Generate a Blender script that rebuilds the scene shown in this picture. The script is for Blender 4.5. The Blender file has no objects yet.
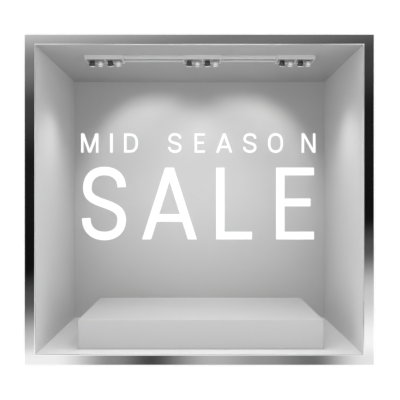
import bpy, bmesh, math
from mathutils import Vector, Matrix
sc=bpy.context.scene
ZC=2.0; D=6.0
def px(x,dist=D): return (x-200)/600*dist
def pz(y,dist=D): return ZC+(200-y)/600*dist

def mat(name,col,rough=.6,metal=0,bump=0,emit=0,scale=40):
    m=bpy.data.materials.new(name); m.use_nodes=True
    nt=m.node_tree; b=nt.nodes['Principled BSDF']
    b.inputs['Roughness'].default_value=rough; b.inputs['Metallic'].default_value=metal
    n=nt.nodes.new('ShaderNodeTexNoise'); n.inputs['Scale'].default_value=scale
    tc=nt.nodes.new('ShaderNodeTexCoord'); nt.links.new(tc.outputs['Object'],n.inputs['Vector'])
    r=nt.nodes.new('ShaderNodeValToRGB')
    r.color_ramp.elements[0].color=[c*.98 for c in col[:3]]+[1]
    r.color_ramp.elements[1].color=[min(1,c*1.02) for c in col[:3]]+[1]
    nt.links.new(n.outputs['Fac'],r.inputs['Fac']); nt.links.new(r.outputs['Color'],b.inputs['Base Color'])
    if bump:
        bp=nt.nodes.new('ShaderNodeBump'); bp.inputs['Strength'].default_value=bump; bp.inputs['Distance'].default_value=.002
        nt.links.new(n.outputs['Fac'],bp.inputs['Height']); nt.links.new(bp.outputs['Normal'],b.inputs['Normal'])
    if emit:
        b.inputs['Emission Color'].default_value=(1,.98,.95,1); b.inputs['Emission Strength'].default_value=emit
    return m
def obj(name,bm,m,parent=None,bevel=0,smooth=False):
    me=bpy.data.meshes.new(name); bmesh.ops.recalc_face_normals(bm,faces=bm.faces); bm.to_mesh(me); bm.free()
    o=bpy.data.objects.new(name,me); sc.collection.objects.link(o); me.materials.append(m)
    if bevel:
        b=o.modifiers.new('bev','BEVEL'); b.width=bevel; b.segments=3; b.limit_method='ANGLE'
    if smooth:
        for p in me.polygons: p.use_smooth=len(p.vertices)==4
    if parent: o.parent=parent
    return o
def addbox(bm,x0,x1,y0,y1,z0,z1):
    v=[bm.verts.new(p) for p in [(x0,y0,z0),(x1,y0,z0),(x1,y1,z0),(x0,y1,z0),(x0,y0,z1),(x1,y0,z1),(x1,y1,z1),(x0,y1,z1)]]
    for f in [(0,1,2,3),(4,5,6,7),(0,1,5,4),(1,2,6,5),(2,3,7,6),(3,0,4,7)]: bm.faces.new([v[i] for i in f])
def box(name,x0,x1,y0,y1,z0,z1,m,parent=None,bevel=0):
    bm=bmesh.new(); addbox(bm,x0,x1,y0,y1,z0,z1); return obj(name,bm,m,parent,bevel)
def ringbm(o,i,y0,y1):
    bm=bmesh.new()
    def q(r,y): return [bm.verts.new(p) for p in [(r[0],y,r[2]),(r[1],y,r[2]),(r[1],y,r[3]),(r[0],y,r[3])]]
    a,b,c,d=q(o,y0),q(i,y0),q(o,y1),q(i,y1)
    for k in range(4):
        l=(k+1)%4
        bm.faces.new((a[k],a[l],b[l],b[k])); bm.faces.new((c[k],c[l],d[l],d[k]))
        bm.faces.new((a[k],a[l],c[l],c[k])); bm.faces.new((b[k],b[l],d[l],d[k]))
    return bm

M_wall=mat('facade_white_paint',(.93,.93,.93),.8)
M_in=mat('display_grey_paint',(.54,.54,.54),.75,bump=.05)
M_side=mat('display_side_paint',(.59,.59,.59),.75,bump=.05)
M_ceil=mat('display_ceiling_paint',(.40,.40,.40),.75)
M_floor=mat('display_floor_paint',(.70,.70,.70),.6)
M_pod=mat('podium_lacquer',(.54,.54,.54),.5)
M_chrome=mat('polished_steel',(.95,.95,.95),.04,1,scale=200)
M_alu=mat('track_aluminium',(.8,.8,.8),.3,.3)
M_tray=mat('tray_metal',(.33,.33,.33),.35,.5)
M_blk=mat('lamp_black',(.05,.05,.05),.4)
M_lamp=mat('lamp_lens',(1,1,1),.3,emit=2)
M_vinyl=mat('white_vinyl',(.95,.95,.95),.5)

IN=(px(34.8),px(363.8),pz(355),pz(44.3)); OUT=(px(24),px(374.5),pz(365.5),pz(34))
BK=D/ .758-D
# front facade wall
obj('wall_front',ringbm((-7,7,-2,6),OUT,.02,.12),M_wall)
obj('window_frame',ringbm((OUT[0]+.001,OUT[1]-.001,OUT[2]+.001,OUT[3]-.001),IN,0,.03),M_chrome,bevel=.005)
x0,x1,z0,z1=IN; T=.06
box('wall_left',x0-T,x0,.03,BK,z0,z1,M_side)
box('wall_right',x1,x1+T,.03,BK,z0,z1,M_side)
box('wall_back',x0-T,x1+T,BK,BK+T,z0-T,z1+T,M_in)
box('floor',x0-T,x1+T,.03,BK,z0-T,z0,M_floor)
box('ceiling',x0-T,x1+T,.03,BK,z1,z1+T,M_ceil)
# podium
fd=.24
box('display_podium',px(78,D+fd),px(323.5,D+fd),fd,1.65,z0,z0+.305,M_pod,bevel=.006)

# glass
g=bpy.data.materials.new('clear_glass'); g.use_nodes=True; nt=g.node_tree; nt.nodes.clear()
o=nt.nodes.new('ShaderNodeOutputMaterial'); mx=nt.nodes.new('ShaderNodeMixShader'); t=nt.nodes.new('ShaderNodeBsdfTransparent'); gl=nt.nodes.new('ShaderNodeBsdfGlossy'); gl.inputs['Roughness'].default_value=.02
mx.inputs[0].default_value=.015
nt.links.new(t.outputs[0],mx.inputs[1]); nt.links.new(gl.outputs[0],mx.inputs[2]); nt.links.new(mx.outputs[0],o.inputs[0])
box('window_1',x0+.0005,x1-.0005,.035,.043,z0+.0005,z1-.0005,g)

# ---- lettering
LD=D+.0335
def stroke(bm,pts,w,closed=False):
    n=len(pts); P=[Vector(p) for p in pts]; L=[];R=[]
    for i in range(n):
        if closed: a,b=P[i-1],P[(i+1)%n]
        else: a,b=P[max(i-1,0)],P[min(i+1,n-1)]
        d1=(P[i]-a); d2=(b-P[i])
        if d1.length<1e-6: d1=d2
        if d2.length<1e-6: d2=d1
        d1=d1.normalized(); d2=d2.normalized()
        n1=Vector((-d1.y,d1.x)); n2=Vector((-d2.y,d2.x)); m=(n1+n2).normalized()
        k=w/2/max(.3,m.dot(n1))
        L.append(P[i]+m*k); R.append(P[i]-m*k)
    K[0]-=1
    for i in range(n if closed else n-1):
        poly(bm,[(L[i],L[(i+1)%n],R[(i+1)%n],R[i])],False)
K=[0]
def poly(bm,quads,step=True):
    # flat die-cut vinyl pieces: front faces only, tiny thickness steps where strokes overlap
    for q in quads:
        if step: K[0]+=1
        y=.0335-.00025*(K[0]%5)
        q=[(px(p[0],LD),pz(p[1],LD)) for p in q]
        area=sum(q[i][0]*q[(i+1)%len(q)][1]-q[(i+1)%len(q)][0]*q[i][1] for i in range(len(q)))
        if area<0: q=q[::-1]
        bm.faces.new([bm.verts.new((p[0],y,p[1])) for p in q])
def bez(p0,p1,p2,p3,n=14):
    return [tuple((1-t)**3*a+3*(1-t)**2*t*b+3*(1-t)*t*t*c+t**3*d for a,b,c,d in zip(p0,p1,p2,p3)) for t in [i/n for i in range(n+1)]]
def glyph(bm,ch,xa,xb,yt,yb,w):
    W=xb-xa;H=yb-yt;h=w/2
    X=lambda u:xa+h+u*(W-w)
    Y=lambda v:yt+h+v*(H-w)
    if ch=='S':
        c=bez((1,.245),(1,.09),(.82,-.012),(.5,-.012))+bez((.5,-.012),(.2,-.012),(.03,.1),(.03,.25))[1:]+bez((.03,.25),(.03,.40),(.2,.44),(.5,.5))[1:]+bez((.5,.5),(.85,.565),(1.0,.62),(1.0,.76))[1:]+bez((1.0,.76),(1.0,.92),(.8,1.012),(.52,1.012))[1:]+bez((.52,1.012),(.18,1.012),(0,.9),(0,.73))[1:]
        stroke(bm,[(X(u),Y(v)) for u,v in c],w)
    elif ch=='E':
        poly(bm,[[(xa,yt),(xa+w,yt),(xa+w,yb),(xa,yb)],[(xa+w,yt),(xb,yt),(xb,yt+w*.92),(xa+w,yt+w*.92)],[(xa+w,yb-w*.92),(xb,yb-w*.92),(xb,yb),(xa+w,yb)]])
        ym=yt+H*.485; poly(bm,[[(xa+w,ym-w*.46),(xb-W*.09,ym-w*.46),(xb-W*.09,ym+w*.46),(xa+w,ym+w*.46)]])
    elif ch=='L':
        poly(bm,[[(xa,yt),(xa+w,yt),(xa+w,yb),(xa,yb)],[(xa+w,yb-w*.92),(xb,yb-w*.92),(xb,yb),(xa+w,yb)]])
    elif ch=='I':
        poly(bm,[[(xa,yt),(xb,yt),(xb,yb),(xa,yb)]])
    elif ch=='A':
        c=(xa+xb)/2; k=w*1.06; q=w*.52
        poly(bm,[[(c-q,yt),(c+q,yt),(xa+k,yb),(xa,yb)],[(c-q,yt),(c+q,yt),(xb,yb),(xb-k,yb)]])
        ym=yt+H*.70; dx=(W/2-q)*.70
        poly(bm,[[(c-dx+w*.3,ym-w*.46),(c+dx-w*.3,ym-w*.46),(c+dx,ym+w*.46),(c-dx,ym+w*.46)]])
    elif ch=='M':
        c=(xa+xb)/2
        poly(bm,[[(xa,yt),(xa+w,yt),(xa+w,yb),(xa,yb)],[(xb-w,yt),(xb,yt),(xb,yb),(xb-w,yb)],
          [(xa,yt),(xa+w*1.25,yt),(c+w*.5,yb),(c-w*.5,yb)],[(xb-w*1.25,yt),(xb,yt),(c+w*.5,yb),(c-w*.5,yb)]])
    elif ch=='N':
        poly(bm,[[(xa,yt),(xa+w,yt),(xa+w,yb),(xa,yb)],[(xb-w,yt),(xb,yt),(xb,yb),(xb-w,yb)],[(xa,yt),(xa+w*1.1,yt),(xb,yb),(xb-w*1.1,yb)]])
    elif ch=='O':
        c=bez((.5,-.012),(.85,-.012),(1,.2),(1,.42))+[(1,.58)]+bez((1,.58),(1,.8),(.85,1.012),(.5,1.012))[1:]+bez((.5,1.012),(.15,1.012),(0,.8),(0,.58))[1:]+[(0,.42)]+bez((0,.42),(0,.2),(.15,-.012),(.5,-.012))[1:-1]
        stroke(bm,[(X(u),Y(v)) for u,v in c],w,True)
    elif ch=='D':
        c=[(0,0)]+bez((.4,0),(.82,0),(1,.2),(1,.44))+bez((1,.56),(1,.8),(.82,1),(.4,1))+[(0,1)]
        stroke(bm,[(X(u),Y(v)) for u,v in c],w,True)
bm=bmesh.new()
for ch,a,b in [('S',82,126),('A',142,197),('L',216,252),('E',276,314)]: glyph(bm,ch,a,b,167.5,239.5,8.6)
for ch,a,b in [('M',81,98.5),('I',110,112.8),('D',124,138),('S',168,181.5),('E',194.5,205),('A',216,232.5),('S',243,256.5),('O',268,283),('N',301.5,315.5)]:
    glyph(bm,ch,a,b,133.3,152.7,2.6)
me=bpy.data.meshes.new('sale_lettering'); bm.to_mesh(me); bm.free(); me.materials.append(M_vinyl)
sc.collection.objects.link(bpy.data.objects.new('sale_lettering',me))

# ---- track lights
root=bpy.data.objects.new('ceiling_track_light',None); sc.collection.objects.link(root)
CY=.54; zc=z1
def cyl(name,c,axis,r0,r1,l,m,n=24):
    bm=bmesh.new(); bmesh.ops.create_cone(bm,cap_ends=True,segments=n,radius1=r0,radius2=r1,depth=l)
    q=Vector((0,0,1)).rotation_difference(Vector(axis).normalized()).to_matrix().to_4x4()
    bmesh.ops.transform(bm,matrix=Matrix.Translation(c)@q,verts=bm.verts)
    return obj(name,bm,m,root,smooth=True)
dd=D+CY
xl,xr=px(87,dd),px(313,dd)
box('rail_bed',xl,xr,CY-.05,CY+.05,zc-.02,zc,M_tray,root,.003)
for i,y in enumerate((CY-.07,CY+.07)):
    box('rail_%d'%i,xl,xr,y-.012,y+.012,zc-.034,zc,M_alu,root,.003)
for cx in (105,202,295):
    X=px(cx,dd)
    box('tray',X-.2,X+.2,CY-.095,CY+.095,zc-.04,zc,M_tray,root,.004)
    for s in (-1,1): box('tray_side',X-.205,X+.205,CY+s*.10-.006,CY+s*.10+.006,zc-.046,zc,M_alu,root,.002)
    for e in (-.205,0,.193): box('tray_end',X+e,X+e+.012,CY-.10,CY+.10,zc-.046,zc,M_alu,root,.002)
    for j,dx in enumerate((-.14,-.05,.06,.145)):
        c=Vector((X+dx,CY,zc-.065)); ax=Vector((dx*.6,.6,-1)).normalized()
        cyl('yoke',(X+dx,CY,zc-.045),(0,0,1),.012,.012,.03,M_alu)
        cyl('head',c,ax,.022,.036,.05,M_alu if j%2 else M_blk)
        cyl('ring',c+ax*.026,ax,.038,.038,.01,M_chrome)
        cyl('lens',c+ax*.030,ax,.029,.029,.006,M_lamp)
    if cx!=202:
        tgt=Vector((X*.52,BK,ZC+.42))
        l=bpy.data.lights.new('spot','SPOT'); l.energy=52; l.spot_size=math.radians(78); l.spot_blend=.6; l.shadow_soft_size=.06
        lo=bpy.data.objects.new('spot_light',l); sc.collection.objects.link(lo); lo.parent=root
        lo.location=(X*.85,CY+.06,zc-.13); lo.rotation_euler=(tgt-lo.location).to_track_quat('-Z','Y').to_euler()
    l=bpy.data.lights.new('down','SPOT'); l.energy=52; l.spot_size=math.radians(120); l.spot_blend=1; l.shadow_soft_size=.08
    lo=bpy.data.objects.new('down_light',l); sc.collection.objects.link(lo); lo.parent=root; lo.location=(X,CY+.08,zc-.13)

# ---- world: even white, plus invented gradients behind the camera to shape frame reflections
w=bpy.data.worlds.new('reflection_world'); sc.world=w; w.use_nodes=True; nt=w.node_tree; N=nt.nodes; Lk=nt.links; N.clear()
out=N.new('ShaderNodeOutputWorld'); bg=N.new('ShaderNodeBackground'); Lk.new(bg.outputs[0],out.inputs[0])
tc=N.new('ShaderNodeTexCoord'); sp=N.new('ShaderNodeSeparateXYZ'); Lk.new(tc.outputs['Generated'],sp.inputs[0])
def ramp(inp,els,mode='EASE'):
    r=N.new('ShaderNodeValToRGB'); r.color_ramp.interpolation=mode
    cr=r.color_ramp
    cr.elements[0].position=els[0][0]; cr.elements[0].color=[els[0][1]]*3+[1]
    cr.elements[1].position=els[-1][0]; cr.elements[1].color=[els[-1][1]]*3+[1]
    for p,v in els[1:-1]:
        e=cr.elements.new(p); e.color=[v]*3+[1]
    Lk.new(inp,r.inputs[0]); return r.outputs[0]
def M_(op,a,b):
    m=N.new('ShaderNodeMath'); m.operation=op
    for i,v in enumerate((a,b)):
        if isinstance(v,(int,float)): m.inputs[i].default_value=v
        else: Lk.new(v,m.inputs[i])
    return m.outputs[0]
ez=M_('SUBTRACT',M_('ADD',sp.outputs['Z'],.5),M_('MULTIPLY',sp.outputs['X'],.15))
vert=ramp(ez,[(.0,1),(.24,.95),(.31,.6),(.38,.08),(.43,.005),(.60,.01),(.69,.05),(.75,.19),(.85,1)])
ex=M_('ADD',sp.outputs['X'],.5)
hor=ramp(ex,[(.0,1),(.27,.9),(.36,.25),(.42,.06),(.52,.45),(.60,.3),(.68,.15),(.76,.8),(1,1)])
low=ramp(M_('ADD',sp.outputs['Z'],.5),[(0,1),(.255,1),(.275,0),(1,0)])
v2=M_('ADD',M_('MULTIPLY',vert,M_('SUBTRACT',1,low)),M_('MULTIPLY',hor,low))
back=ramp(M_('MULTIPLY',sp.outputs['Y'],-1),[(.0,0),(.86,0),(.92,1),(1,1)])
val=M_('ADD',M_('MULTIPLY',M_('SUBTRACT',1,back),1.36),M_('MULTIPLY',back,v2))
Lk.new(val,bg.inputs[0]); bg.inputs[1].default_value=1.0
cam=bpy.data.cameras.new('cam'); co=bpy.data.objects.new('camera',cam); sc.collection.objects.link(co)
co.location=(0,-D,ZC); co.rotation_euler=(math.pi/2,0,0); cam.lens=54; cam.sensor_width=36
sc.camera=co
sc.view_settings.view_transform='Standard'
